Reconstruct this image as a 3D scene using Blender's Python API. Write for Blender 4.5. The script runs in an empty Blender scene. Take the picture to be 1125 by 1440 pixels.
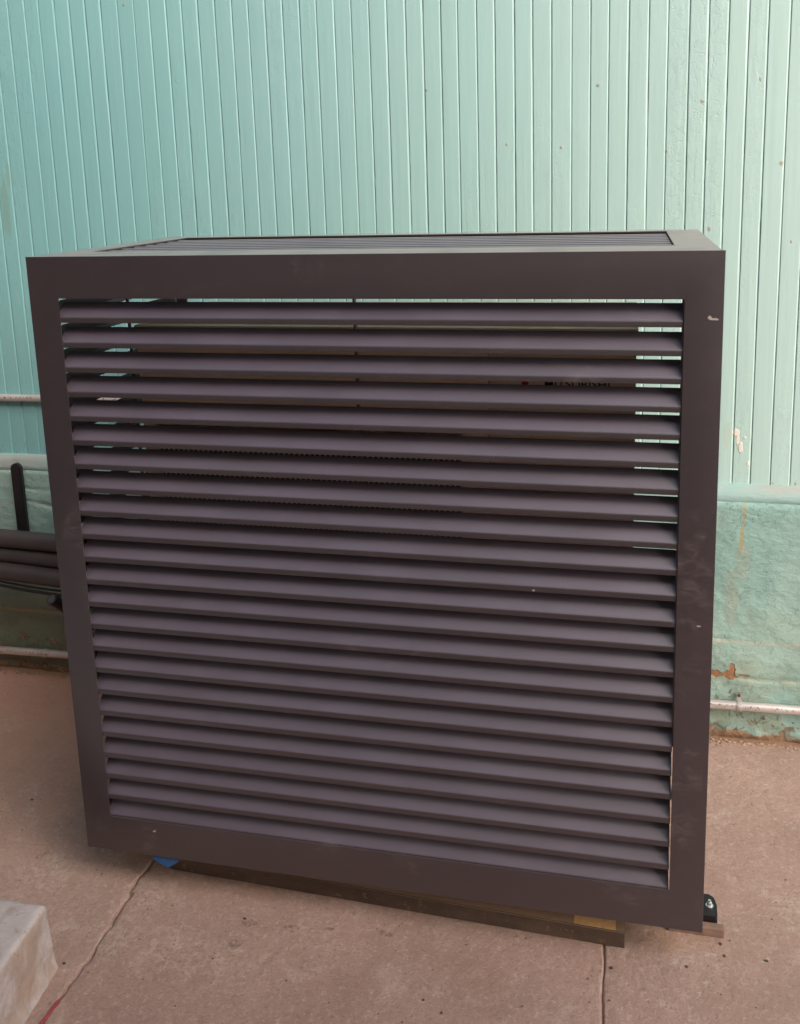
import bpy, bmesh, math, random
import numpy as np
from mathutils import Vector, Matrix
random.seed(7)
C = bpy.context.scene.collection
FLOOR = -0.10          # the enclosure's bottom edge is z = 0, its front face y = 0

# ------------------------------------------------------------------ camera
def make_camera():
    a, b, c = -0.220973646, -0.190098497, -0.0271498031
    fw = Vector((math.sin(a)*math.cos(b), math.cos(a)*math.cos(b), math.sin(b)))
    r0 = Vector((math.cos(a), -math.sin(a), 0)); u0 = r0.cross(fw)
    r = math.cos(c)*r0 + math.sin(c)*u0
    u = -math.sin(c)*r0 + math.cos(c)*u0
    cam = bpy.data.cameras.new('camera'); o = bpy.data.objects.new('camera', cam); C.objects.link(o)
    m = Matrix((( r.x, u.x, -fw.x, 1.19168948), (r.y, u.y, -fw.y, -1.67311944), (r.z, u.z, -fw.z, 1.47880305), (0, 0, 0, 1)))
    o.matrix_world = m
    cam.sensor_fit = 'VERTICAL'; cam.sensor_height = 24; cam.lens = 1315.53547/1440*24
    cam.shift_x = -(594.822-562.5)/1440; cam.shift_y = -(720-504.272)/1440
    cam.clip_start = 0.05; cam.clip_end = 400
    bpy.context.scene.camera = o
make_camera()

# ------------------------------------------------------------------ light
SUN_EL, SUN_AZ = math.radians(36), math.radians(50)     # azimuth measured from -y (towards the viewer) to +x
world = bpy.data.worlds.new('World'); bpy.context.scene.world = world
world.use_nodes = True
nt = world.node_tree; nt.nodes.clear()
sky = nt.nodes.new('ShaderNodeTexSky'); sky.sky_type = 'NISHITA'; sky.sun_disc = False
sky.sun_elevation = SUN_EL; sky.sun_rotation = math.pi - SUN_AZ
sky.air_density = 1.0; sky.dust_density = 3.0; sky.ozone_density = 1.0
bg = nt.nodes.new('ShaderNodeBackground'); bg.inputs['Strength'].default_value = 0.15
wo = nt.nodes.new('ShaderNodeOutputWorld')
nt.links.new(sky.outputs[0], bg.inputs[0]); nt.links.new(bg.outputs[0], wo.inputs[0])
sun = bpy.data.lights.new('sun', 'SUN'); sun.energy = 3.8; sun.angle = math.radians(52); sun.color = (1.0, 0.90, 0.80)
so = bpy.data.objects.new('sun', sun); C.objects.link(so)
d = Vector((math.sin(SUN_AZ)*math.cos(SUN_EL), -math.cos(SUN_AZ)*math.cos(SUN_EL), math.sin(SUN_EL)))
so.rotation_euler = d.to_track_quat('Z', 'Y').to_euler()
vs = bpy.context.scene.view_settings
vs.view_transform = 'Standard'; vs.look = 'None'; vs.gamma = 1; vs.use_curve_mapping = False
vs.exposure = 0.3

# ------------------------------------------------------------------ numpy value noise
def vnoise(x, y, seed=0):
    xi = np.floor(x).astype(np.int64); yi = np.floor(y).astype(np.int64)
    fx = x - xi; fy = y - yi
    fx = fx*fx*(3-2*fx); fy = fy*fy*(3-2*fy)
    def h(a, b):
        n = (a*374761393 + b*668265263 + seed*1442695041) & 0xffffffff
        n = ((n ^ (n >> 13))*1274126177) & 0xffffffff
        n = n ^ (n >> 16)
        return (n & 0xffff)/65535.0*2 - 1
    return (h(xi, yi)*(1-fx) + h(xi+1, yi)*fx)*(1-fy) + (h(xi, yi+1)*(1-fx) + h(xi+1, yi+1)*fx)*fy
def fbm(x, y, oct=4, seed=0, gain=.5):
    a, s = 1.0, 0.0
    for k in range(oct):
        s = s + a*vnoise(x*2**k + 17.3*k, y*2**k - 9.1*k, seed+k); a *= gain
    return s

# ------------------------------------------------------------------ materials
class N:
    """little helper around a node tree"""
    def __init__(s, name):
        s.m = bpy.data.materials.new(name); s.m.use_nodes = True; s.t = s.m.node_tree; s.t.nodes.clear()
        s.out = s.t.nodes.new('ShaderNodeOutputMaterial'); s.b = s.t.nodes.new('ShaderNodeBsdfPrincipled')
        s.t.links.new(s.b.outputs[0], s.out.inputs[0])
        s.geo = s.t.nodes.new('ShaderNodeNewGeometry'); s.pos = s.geo.outputs['Position']
    def set(s, sock, v):
        if isinstance(v, bpy.types.NodeSocket): s.t.links.new(v, sock)
        else:
            if hasattr(sock.default_value, '__len__') and len(sock.default_value) == 4 and len(v) == 3: v = (*v, 1)
            sock.default_value = v
    def inp(s, name, v): s.set(s.b.inputs[name], v)
    def math(s, op, a, b=0.0, c=None, clamp=False):
        n = s.t.nodes.new('ShaderNodeMath'); n.operation = op; n.use_clamp = clamp
        s.set(n.inputs[0], a); s.set(n.inputs[1], b)
        if c is not None: s.set(n.inputs[2], c)
        return n.outputs[0]
    def scale(s, v):
        n = s.t.nodes.new('ShaderNodeVectorMath'); n.operation = 'MULTIPLY'
        s.set(n.inputs[0], s.pos); n.inputs[1].default_value = v; return n.outputs[0]
    def addv(s, a, b):
        n = s.t.nodes.new('ShaderNodeVectorMath'); n.operation = 'ADD'
        s.set(n.inputs[0], a); s.set(n.inputs[1], b); return n.outputs[0]
    def noise(s, sc, v=None, detail=4, rough=.55, dist=0.0, color=False):
        n = s.t.nodes.new('ShaderNodeTexNoise'); s.set(n.inputs['Vector'], v if v is not None else s.pos)
        n.inputs['Scale'].default_value = sc; n.inputs['Detail'].default_value = detail
        n.inputs['Roughness'].default_value = rough; n.inputs['Distortion'].default_value = dist
        return n.outputs['Color' if color else 'Fac']
    def voro(s, sc, v=None, feat='F1', rnd=1.0, out='Distance'):
        n = s.t.nodes.new('ShaderNodeTexVoronoi'); n.feature = feat; s.set(n.inputs['Vector'], v if v is not None else s.pos)
        n.inputs['Scale'].default_value = sc; n.inputs['Randomness'].default_value = rnd
        return n.outputs[out]
    def ramp(s, f, a, b):
        n = s.t.nodes.new('ShaderNodeMapRange'); n.interpolation_type = 'SMOOTHSTEP'; s.set(n.inputs[0], f)
        n.inputs[1].default_value = a; n.inputs[2].default_value = b
        return n.outputs[0]
    def mix(s, f, a, b, mode='MIX'):
        n = s.t.nodes.new('ShaderNodeMix'); n.data_type = 'RGBA'; n.blend_type = mode
        s.set(n.inputs[0], f); s.set(n.inputs[6], a); s.set(n.inputs[7], b); return n.outputs[2]
    def xyz(s):
        n = s.t.nodes.new('ShaderNodeSeparateXYZ'); s.set(n.inputs[0], s.pos); return n.outputs
    def bump(s, h, dist=.001, strength=1.0, prev=None):
        n = s.t.nodes.new('ShaderNodeBump'); n.inputs['Distance'].default_value = dist; n.inputs['Strength'].default_value = strength
        s.set(n.inputs['Height'], h)
        if prev is not None: s.set(n.inputs['Normal'], prev)
        return n.outputs[0]
    def spots(s, pts, wob=.5, nsc=60):
        """union of soft blobs at world points: (x, y, z, rx, ry, rz)"""
        tot = None
        nz = s.math('MULTIPLY', s.math('SUBTRACT', s.noise(nsc, detail=3), .5), wob*2)
        for (x, y, z, rx, ry, rz) in pts:
            d = s.t.nodes.new('ShaderNodeVectorMath'); d.operation = 'SUBTRACT'; s.set(d.inputs[0], s.pos); d.inputs[1].default_value = (x, y, z)
            q = s.t.nodes.new('ShaderNodeVectorMath'); q.operation = 'DIVIDE'; s.set(q.inputs[0], d.outputs[0]); q.inputs[1].default_value = (rx, ry, rz)
            l = s.t.nodes.new('ShaderNodeVectorMath'); l.operation = 'LENGTH'; s.set(l.inputs[0], q.outputs[0])
            v = s.ramp(s.math('ADD', l.outputs['Value'], nz), 1.0, .7)
            tot = v if tot is None else s.math('MAXIMUM', tot, v)
        return tot
    def rnd(s):
        return s.t.nodes.new('ShaderNodeObjectInfo').outputs['Random']
    def attr(s, name):
        n = s.t.nodes.new('ShaderNodeAttribute'); n.attribute_name = name; return n.outputs['Fac']

def simple(name, col, rough=.6, metal=0.0, var=.12, sc=30, bump=0.0, bsc=200):
    n = N(name)
    v = n.noise(sc)
    dark = tuple(c*(1-var*2) for c in col); lite = tuple(min(1, c*(1+var*2)) for c in col)
    n.inp('Base Color', n.mix(v, dark, lite)); n.inp('Roughness', rough); n.inp('Metallic', metal)
    if bump: n.inp('Normal', n.bump(n.noise(bsc), bump))
    return n.m

def mat_powder():
    n = N('dark_powder_coat')
    big = n.noise(3.0, detail=3)
    col = n.mix(big, (.037, .0255, .031), (.043, .029, .034))
    fine = n.noise(900, detail=2)
    smear = n.math('MULTIPLY', n.ramp(n.noise(14, n.scale((1, 1, 2)), detail=6, rough=.65, dist=1.5), .50, .72), 1.0)
    dust_area = n.spots([(1.27, 0, .075, .10, .05, .055), (1.19, 0, .085, .05, .05, .045), (.60, 0, 1.325, .035, .05, .035), 
                         (.10, 0, .05, .10, .05, .05), (1.31, 0, .66, .04, .05, .22), (1.31, 0, .30, .04, .05, .14), (.62, 0, .07, .18, .05, .04),
                         (1.22, .02, 1.235, .05, .06, .03), (1.1, .02, 1.13, .07, .06, .03), (.7, .02, .55, .12, .06, .05), (.05, 0, .70, .04, .05, .14)], wob=.8, nsc=25)
    swirl = n.ramp(n.noise(24, n.scale((1, 1, 2.2)), detail=5, rough=.55, dist=1.4), .38, .80)
    dust = n.math('MULTIPLY', n.math('MULTIPLY', dust_area, swirl), n.math('MULTIPLY', n.ramp(n.noise(11, detail=4), .35, .75), .50))
    dust = n.math('MAXIMUM', dust, n.math('MULTIPLY', smear, .05))
    col = n.mix(dust, col, (.20, .155, .15))
    scratch = n.spots([(1.334, 0, 1.226, .010, .03, .0022), (1.327, 0, 1.229, .004, .03, .0035), (.172, 0, .063, .0045, .02, .003),
                       (1.325, 0, .652, .004, .02, .002), (1.02, 0, .70, .003, .05, .002)], wob=.9, nsc=220)
    col = n.mix(n.math('MULTIPLY', scratch, .75), col, (.55, .46, .42))
    # faces that look up: painted sky reflection, and settled dust on the top
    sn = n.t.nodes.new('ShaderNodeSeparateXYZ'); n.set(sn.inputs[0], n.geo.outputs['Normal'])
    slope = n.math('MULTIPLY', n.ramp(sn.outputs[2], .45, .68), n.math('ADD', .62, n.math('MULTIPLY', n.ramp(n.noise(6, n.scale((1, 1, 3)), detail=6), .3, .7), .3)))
    col = n.mix(slope, col, n.mix(n.ramp(n.xyz()[2], 1.29, 1.31), (.102, .081, .110), (.070, .070, .098)))  # lavender blades and bluish top slats carry the sky's reflection in their colour
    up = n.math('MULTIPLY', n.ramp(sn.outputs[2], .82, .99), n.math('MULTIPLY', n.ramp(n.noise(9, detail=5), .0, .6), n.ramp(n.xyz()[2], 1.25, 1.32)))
    col = n.mix(n.math('MULTIPLY', up, .70), col, (.34, .29, .26))  # settled dust, paled further for the top sheet's grazing reflection
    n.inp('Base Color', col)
    n.inp('Roughness', n.math('ADD', n.math('MULTIPLY', dust, .4), n.math('ADD', n.math('MULTIPLY', big, .08), .36)))
    n.b.inputs['Specular IOR Level'].default_value = .9; n.b.inputs['IOR'].default_value = 1.6
    bp = n.bump(fine, .00006, .5)
    bp = n.bump(n.noise(4, detail=1), .0015, .5, bp)
    n.inp('Normal', bp)
    return n.m
M_POW = mat_powder()

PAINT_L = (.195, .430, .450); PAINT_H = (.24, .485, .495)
def mat_bead():
    n = N('beadboard_paint')
    r = n.rnd(); x, y, z = n.xyz()
    n1 = n.noise(2.2, detail=5)
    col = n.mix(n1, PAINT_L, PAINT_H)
    col = n.mix(n.math('MULTIPLY', r, .15), col, (.27, .54, .53))
    # light falloff along the wall painted in: paler to the right
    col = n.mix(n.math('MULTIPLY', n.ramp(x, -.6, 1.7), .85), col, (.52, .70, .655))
    streak = n.ramp(n.noise(6, n.scale((14, 1, .35)), detail=6, rough=.7), .35, .75)
    col = n.mix(n.math('MULTIPLY', streak, .14), col, (.23, .39, .37))
    # little chips down to brown wood, grime
    ch = n.spots([(.648, .88, 1.712, .004, .02, .005), (1.102, .88, 1.704, .005, .02, .005), (1.364, .88, 1.653, .006, .02, .005), (.864, .88, 1.562, .0035, .02, .0045),
                  (1.008, .88, 1.55, .004, .02, .005), (1.56, .88, 1.492, .005, .02, .006), (1.277, .88, 1.531, .003, .02, .005), (1.593, .88, 1.295, .004, .02, .005),
                  (1.502, .88, 1.70, .003, .02, .005), (-.224, .88, 1.985, .005, .02, .005), (1.39, .88, 1.33, .005, .02, .006)], wob=.6, nsc=140)
    chip2 = n.math('MULTIPLY', n.ramp(n.voro(7.0, n.scale((1, 1, .6))), .018, .010), n.ramp(n.noise(3.1), .55, .62))
    ch = n.math('MAXIMUM', ch, chip2)
    col = n.mix(n.math('MULTIPLY', ch, .6), col, (.36, .22, .12))
    # alligatored edge chips along the joints near the bottom
    ragged = n.math('MULTIPLY', n.ramp(n.noise(70, n.scale((1, 1, .3)), detail=4), .60, .68), n.ramp(z, .69, .645))
    col = n.mix(ragged, col, (.24, .17, .12))
    grime = n.spots([(-.675, .88, 1.42, .016, .03, .12), (-.655, .88, 1.52, .01, .03, .05)], wob=.5, nsc=30)
    col = n.mix(n.math('MULTIPLY', grime, .28), col, (.20, .24, .12))
    splat = n.spots([(1.475, .88, .786, .011, .03, .012), (1.480, .88, .765, .005, .03, .016), (1.488, .88, .745, .0065, .03, .018), (1.499, .88, .772, .005, .03, .004), (1.51, .88, .70, .004, .03, .01)], wob=.35, nsc=90)
    col = n.mix(splat, col, (.80, .74, .66))
    stain = n.spots([(1.452, .88, .775, .012, .03, .045)], wob=.5, nsc=50)
    col = n.mix(n.math('MULTIPLY', stain, .15), col, (.45, .33, .14))
    n.inp('Base Color', col)
    n.inp('Roughness', n.math('ADD', .36, n.math('MULTIPLY', n1, .2)))
    off = n.addv(n.scale((1, 1, 1)), (0, 0, 0))
    grain = n.noise(60, n.scale((1, 1, .045)), detail=5, rough=.65)
    fissures = n.ramp(n.voro(11, n.addv(n.scale((1.6, 1, .20)), n.noise(5, detail=4, color=True)), 'DISTANCE_TO_EDGE'), .0, .022)
    patch = n.ramp(n.noise(2.1, n.scale((1.2, 1, .5)), detail=3), .40, .60)
    boardv = n.ramp(r, .15, .65)
    lumps = n.noise(70, n.scale((1, 1, .35)), detail=5, rough=.55, dist=.4)
    bp = n.bump(grain, .0008, 1.0)
    bp = n.bump(n.math('MULTIPLY', fissures, n.math('MULTIPLY', patch, boardv)), .0005, 1.0, bp)
    bp = n.bump(n.math('MULTIPLY', lumps, n.math('ADD', n.math('MULTIPLY', n.math('MULTIPLY', patch, boardv), .8), .16)), .0013, 1.0, bp)
    bp = n.bump(n.math('MAXIMUM', splat, 0.0), .001, 1.0, bp)
    bp = n.bump(ch, .001, -1.0 if False else 1.0, bp)
    n.inp('Normal', bp)
    return n.m
M_BEAD = mat_bead()

def mat_found():
    n = N('painted_plaster')
    x, y, z = n.xyz()
    n1 = n.noise(4.0, detail=6, rough=.6)
    col = n.mix(n.ramp(n1, .3, .7), (.24, .405, .375), (.34, .49, .44))
    # green-brown grime, strongest low down on the left
    low = n.ramp(n.math('ADD', z, n.math('MULTIPLY', n.noise(5, detail=5), .22)), .48, .16)
    left = n.ramp(x, .5, -.25)
    g = n.math('MULTIPLY', n.math('MULTIPLY', low, left), .88)
    col = n.mix(g, col, (.165, .180, .118))
    g2 = n.math('MULTIPLY', n.math('MULTIPLY', low, n.ramp(x, .6, 1.4)), n.ramp(n.noise(9, detail=5), .4, .75))
    col = n.mix(n.math('MULTIPLY', g2, .55), col, (.30, .31, .20))
    # joint lines where the paint has gone
    def jl(z0, x0, x1, w, amt):
        wob = n.math('MULTIPLY', n.math('SUBTRACT', n.noise(6, detail=3), .5), .012)
        dd = n.math('ABSOLUTE', n.math('SUBTRACT', n.math('ADD', z, wob), z0))
        f = n.math('MULTIPLY', n.ramp(dd, w, w*.4), n.math('MULTIPLY', n.ramp(x, x0, x0+.01), n.ramp(x, x1, x1-.01)))
        return n.math('MULTIPLY', n.math('MULTIPLY', f, n.ramp(n.noise(13, detail=4), .36, .5)), amt)
    col = n.mix(jl(.116, -2, .3, .0060, .85), col, (.38, .26, .14))
    col = n.mix(jl(.487, -2, .3, .0045, .5), col, (.42, .36, .29))
    col = n.mix(jl(.198, 1.2, 3, .006, .55), col, (.50, .46, .37))
    col = n.mix(jl(.085, 1.2, 3, .004, .4), col, (.48, .42, .30))
    # rust run and bare brown patch right of the unit
    run = n.spots([(1.501, .845, .58, .0045, .06, .045), (1.497, .845, .50, .006, .06, .05)], wob=.5, nsc=70)
    col = n.mix(n.math('MULTIPLY', run, .6), col, (.46, .30, .07))
    haze = n.spots([(1.502, .845, .43, .025, .06, .07), (1.475, .845, .33, .02, .06, .09)], wob=.7, nsc=30)
    col = n.mix(n.math('MULTIPLY', haze, .2), col, (.46, .34, .21))
    bare = n.spots([(1.44, .845, .098, .035, .06, .011), (1.478, .845, .096, .032, .06, .014), (1.484, .845, .114, .009, .06, .018), (1.515, .845, .098, .02, .06, .004)], wob=.9, nsc=85)
    col = n.mix(bare, col, (.36, .18, .085))
    holes = n.math('MULTIPLY', n.ramp(n.voro(16), .085, .05), n.ramp(n.noise(5.3), .53, .6))
    col = n.mix(n.math('MULTIPLY', holes, n.math('ADD', .35, n.math('MULTIPLY', low, .5))), col, (.16, .085, .045))
    chip = n.ramp(n.math('MULTIPLY', n.noise(26, detail=6, rough=.65, dist=.8), n.ramp(z, .30, -.02)), .55, .60)
    col = n.mix(n.math('MULTIPLY', chip, .8), col, (.33, .20, .115))
    # crumbling brown foot where the wall meets the ground
    foot = n.ramp(n.math('ADD', z, n.math('MULTIPLY', n.noise(18, detail=5, rough=.6), .085)), -.028, -.046)
    col = n.mix(foot, col, (.33, .205, .125))
    foot2 = n.ramp(n.math('ADD', z, n.math('MULTIPLY', n.noise(45, detail=3), .06)), -.052, -.066)
    col = n.mix(n.math('MULTIPLY', foot2, .6), col, (.10, .060, .035))
    n.inp('Base Color', col); n.inp('Roughness', .62)
    bp = n.bump(n.noise(75, n.scale((.6, 1, 1)), detail=7, rough=.68, dist=.3), .0034)
    crk = n.ramp(n.voro(4.5, n.addv(n.pos, n.noise(4, detail=5, rough=.65, color=True)), 'DISTANCE_TO_EDGE'), .0, .010)
    bp = n.bump(crk, .0012, 1.0, bp)
    bp = n.bump(n.math('SUBTRACT', 1.0, n.math('MAXIMUM', bare, n.math('MAXIMUM', chip, holes))), .003, 1.0, bp)
    n.inp('Normal', bp)
    return n.m
M_FND = mat_found()

def mat_concrete(name, base=(.405, .268, .218), light=(.56, .43, .37), red=(.60, .33, .235), joint=True):
    n = N(name)
    x, y, z = n.xyz()
    a = n.noise(2.6, detail=7, rough=.62)
    b = n.noise(17, detail=6, rough=.65, dist=.5)
    col = n.mix(n.ramp(a, .32, .68), tuple(c*.86 for c in base), tuple(c*1.06 for c in base))
    col = n.mix(n.math('MULTIPLY', n.ramp(b, .52, .74), .55), col, light)
    col = n.mix(n.math('MULTIPLY', n.ramp(n.noise(95, detail=6, rough=.85), .52, .64), .75), col, light)
    col = n.mix(n.math('MULTIPLY', n.ramp(n.noise(120, detail=6, rough=.85), .49, .35), .75), col, tuple(c*.55 for c in base))
    col = n.mix(n.math('MULTIPLY', n.ramp(n.noise(7, detail=7, rough=.7), .50, .72), .35), col, (.30, .175, .13))
    # redder strip along the left wall, paler to lift the box's shadow there
    redm = n.math('MULTIPLY', n.ramp(n.math('ADD', y, n.math('MULTIPLY', a, .6)), .35, .95), n.ramp(x, .4, -.4))
    col = n.mix(n.math('MULTIPLY', redm, .8), col, red)
    # dark specks and pits
    sp = n.math('MULTIPLY', n.ramp(n.voro(20, n.addv(n.pos, n.scale((0, 0, 0)))), .085, .045), n.ramp(n.noise(7.7, detail=2), .56, .62))
    sp2 = n.math('MULTIPLY', n.ramp(n.voro(48), .15, .08), n.ramp(n.noise(12.1, detail=2), .58, .66))
    spk = n.math('MAXIMUM', n.math('MULTIPLY', sp, .85), n.math('MULTIPLY', sp2, .65))
    col = n.mix(spk, col, (.065, .040, .030))
    if joint:
        # scuffs, stains and a painted warm glow that the photograph shows one by one
        st = n.spots([(.403, -.039, FLOOR, .018, .014, .03), (.50, -.037, FLOOR, .022, .013, .03), (.395, -.10, FLOOR, .020, .015, .03), (.58, -.02, FLOOR, .015, .012, .03), (.70, -.01, FLOOR, .02, .01, .03)], wob=.8, nsc=45)
        col = n.mix(n.math('MULTIPLY', n.math('MULTIPLY', st, n.ramp(n.noise(110, detail=4), .40, .60)), .6), col, (.15, .09, .07))
        pale = n.spots([(-.35, .28, FLOOR, .045, .035, .03), (.14, -.01, FLOOR, .05, .06, .03), (.14, -.12, FLOOR, .045, .07, .03), (-.30, .20, FLOOR, .02, .04, .03), (-.60, .55, FLOOR, .05, .05, .03),
                        (.32, -.14, FLOOR, .14, .06, .03), (1.6, .20, FLOOR, .10, .08, .03), (-.12, .02, FLOOR, .09, .06, .03)], wob=.9, nsc=18)
        col = n.mix(n.math('MULTIPLY', n.math('MULTIPLY', pale, n.ramp(n.noise(60, detail=6, rough=.75), .42, .66)), .45), col, (.56, .47, .40))
        orange = n.spots([(.40, .045, FLOOR, .03, .02, .03), (.36, .055, FLOOR, .03, .012, .03), (1.27, .09, FLOOR, .13, .05, .03), (.10, .13, FLOOR, .16, .05, .03)], wob=.8, nsc=60)  # orange bits, and the warm glow under the box painted in
        col = n.mix(n.math('MULTIPLY', n.math('MULTIPLY', orange, n.ramp(n.noise(120, detail=4), .44, .66)), .55), col, (.50, .26, .11))
        jd = n.attr('joint')
        col = n.mix(n.math('MULTIPLY', n.math('MULTIPLY', n.ramp(jd, .3, 1.0), n.ramp(n.noise(30, detail=4), .25, .65)), .6), col, (.15, .09, .068))
        edge = n.math('MULTIPLY', n.ramp(n.math('ADD', y, n.math('MULTIPLY', b, .06)), .845, .875), .8)
        col = n.mix(edge, col, (.30, .17, .09))
    n.inp('Base Color', col)
    n.inp('Roughness', n.math('ADD', .62, n.math('MULTIPLY', b, .25)))
    bp = n.bump(n.noise(80, detail=8, rough=.82), .0038)
    bp = n.bump(n.noise(330, detail=3, rough=.7), .0013, 1.0, bp)
    bp = n.bump(n.math('SUBTRACT', 1.0, spk), .0022, 1.0, bp)
    n.inp('Normal', bp)
    return n.m
M_CONC = mat_concrete('ground_concrete')
def mat_step():
    n = N('step_concrete')
    b = n.noise(12, detail=6, rough=.6)
    col = n.mix(b, (.37, .315, .305), (.52, .465, .455))
    sn = n.t.nodes.new('ShaderNodeSeparateXYZ'); n.set(sn.inputs[0], n.geo.outputs['Normal'])
    side = n.ramp(sn.outputs[2], .85, .3)
    st = n.ramp(n.noise(11, n.scale((1, 1.2, .6)), detail=7, rough=.65), .36, .60)
    col = n.mix(n.math('MULTIPLY', n.math('MULTIPLY', side, st), .75), col, (.32, .225, .165))
    col = n.mix(n.math('MULTIPLY', n.ramp(n.voro(30), .09, .04), .6), col, (.12, .08, .06))
    col = n.mix(n.math('MULTIPLY', n.ramp(n.noise(26, detail=8, rough=.8), .48, .66), .65), col, (.30, .225, .195))
    n.inp('Base Color', col); n.inp('Roughness', .7)
    bp = n.bump(n.noise(45, n.scale((1, 1.5, 1)), detail=7, rough=.7), .0028)
    bp = n.bump(n.noise(220, detail=3), .0009, 1.0, bp)
    n.inp('Normal', bp); return n.m
M_STEP = mat_step()

M_IVORY = simple('aged_ivory_enamel', (.80, .57, .38), .42, var=.05, sc=8)
M_DARKIN = simple('dark_recess', (.035, .032, .030), .7)
M_GUARD = simple('guard_wire_paint', (.55, .43, .31), .45)
M_RAIL = simple('rusty_dark_steel', (.095, .066, .050), .55, metal=.2, var=.3, sc=22, bump=.0008, bsc=90)
def mat_rail():
    n = N('pale_top_rusty_steel')
    v = n.noise(24, n.scale((.5, 1, 1)), detail=6, rough=.7)
    col = n.mix(n.ramp(v, .3, .7), (.060, .040, .030), (.105, .068, .048))
    sn = n.t.nodes.new('ShaderNodeSeparateXYZ'); n.set(sn.inputs[0], n.geo.outputs['Normal'])
    col = n.mix(n.math('MULTIPLY', n.ramp(sn.outputs[2], .6, .95), .9), col, (.40, .28, .20))  # pale top faces stand in for light reaching under the box
    col = n.mix(n.math('MULTIPLY', n.ramp(n.noise(60, detail=5), .60, .70), .5), col, (.27, .15, .08))
    n.inp('Base Color', col); n.inp('Roughness', .6); n.inp('Normal', n.bump(n.noise(110, detail=4), .0009)); return n.m
M_RAIL2 = mat_rail()
M_RUBBER = simple('black_foam_insulation', (.060, .048, .049), .5, var=.15, sc=14, bump=.0008, bsc=120)
M_BLACK = simple('black_painted_steel', (.012, .011, .012), .48, var=.2, sc=30)
M_GALV = simple('galvanised_steel', (.74, .70, .68), .42, metal=.35, var=.15, sc=40, bump=.0003, bsc=160)
M_BOLT = simple('zinc_bolt', (.80, .82, .82), .25, metal=.8)
M_TAPE = simple('blue_masking_tape', (.02, .075, .20), .55, var=.15, sc=60, bump=.0004)
M_REDL = simple('red_cable_jacket', (.30, .045, .055), .45, var=.15, sc=50)
M_SHIM = simple('rough_sawn_wood', (.23, .145, .108), .7, var=.25, sc=55, bump=.001, bsc=120)
M_LABEL = simple('kraft_label', (.95, .50, .24), .5, var=.2, sc=90)
M_INK = simple('black_print', (.012, .011, .011), .5)
M_REDP = simple('red_print', (.45, .015, .012), .45)
M_CRUMB = simple('dark_grit', (.07, .048, .038), .8, var=.3, sc=60)
M_BACK = simple('light_block_stucco', (.42, .36, .30), .8, var=.1, sc=2)  # for the unseen block added opposite
def mat_conduit():
    n = N('conduit_zinc')
    x, y, z = n.xyz()
    v = n.noise(30, n.scale((.4, 1, 1)), detail=5)
    col = n.mix(v, (.50, .44, .42), (.80, .74, .71))
    # faint rubbed-off factory print along the tube: tiny illegible marks
    mk = n.math('MULTIPLY', n.ramp(n.noise(260, n.scale((1, .2, .6)), detail=1), .56, .60), n.ramp(n.noise(9, n.scale((1, 0, 0)), detail=1), .42, .5))
    sn = n.t.nodes.new('ShaderNodeSeparateXYZ'); n.set(sn.inputs[0], n.geo.outputs['Normal'])
    band = n.math('MULTIPLY', n.ramp(sn.outputs[2], -.15, .05), n.ramp(sn.outputs[2], .75, .5))
    col = n.mix(n.math('MULTIPLY', n.math('MULTIPLY', mk, band), .7), col, (.06, .03, .03))
    n.inp('Base Color', col); n.inp('Metallic', .55); n.inp('Roughness', n.math('ADD', .30, n.math('MULTIPLY', v, .25)))
    return n.m
M_COND = mat_conduit()
def mat_sill():
    n = N('weathered_sill_paint')
    x, y, z = n.xyz()
    v = n.noise(11, n.scale((.35, 1, 1)), detail=6, rough=.65)
    col = n.mix(v, (.23, .42, .40), (.33, .50, .47))
    worn = n.math('MULTIPLY', n.ramp(n.noise(7, n.scale((.5, 1, 3)), detail=6, rough=.7), .38, .62), .85)
    col = n.mix(worn, col, (.36, .37, .345))
    bl = n.math('MULTIPLY', n.ramp(x, .9, 1.3), n.ramp(z, .634, .612))
    col = n.mix(n.math('MULTIPLY', bl, .6), col, (.26, .47, .46))
    ch = n.math('MULTIPLY', n.ramp(n.noise(38, n.scale((.4, 1, 1)), detail=5), .60, .66), n.ramp(z, .620, .640))
    col = n.mix(n.math('MULTIPLY', ch, .8), col, (.30, .16, .10))
    n.inp('Base Color', col); n.inp('Roughness', .6)
    n.inp('Normal', n.bump(n.noise(60, n.scale((.3, 1, 1)), detail=6, rough=.65), .003))
    return n.m
M_SILL = mat_sill()

# ------------------------------------------------------------------ mesh helpers
def link(name, me, mat, parent=None):
    o = bpy.data.objects.new(name, me)
    if mat is not None and len(me.materials) == 0: me.materials.append(mat)
    C.objects.link(o)
    if parent is not None: o.parent = parent
    return o
def obj(name, bm, mat, parent=None, smooth=False):
    me = bpy.data.meshes.new(name); bm.normal_update(); bm.to_mesh(me); bm.free()
    if smooth:
        for p in me.polygons: p.use_smooth = True
        try: me.set_sharp_from_angle(angle=math.radians(smooth if smooth is not True else 35))
        except Exception: pass
    return link(name, me, mat, parent)
def tag(o, label, cat, group=None, kind=None):
    o['label'] = label; o['category'] = cat
    if group: o['group'] = group
    if kind: o['kind'] = kind
    return o
def thing(name, label, cat, group=None, loc=(0, 0, 0)):
    o = bpy.data.objects.new(name, None); C.objects.link(o); o.location = loc; o.empty_display_size = .1
    tag(o, label, cat, group); return o
def struct(o): o['kind'] = 'structure'; return o
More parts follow.
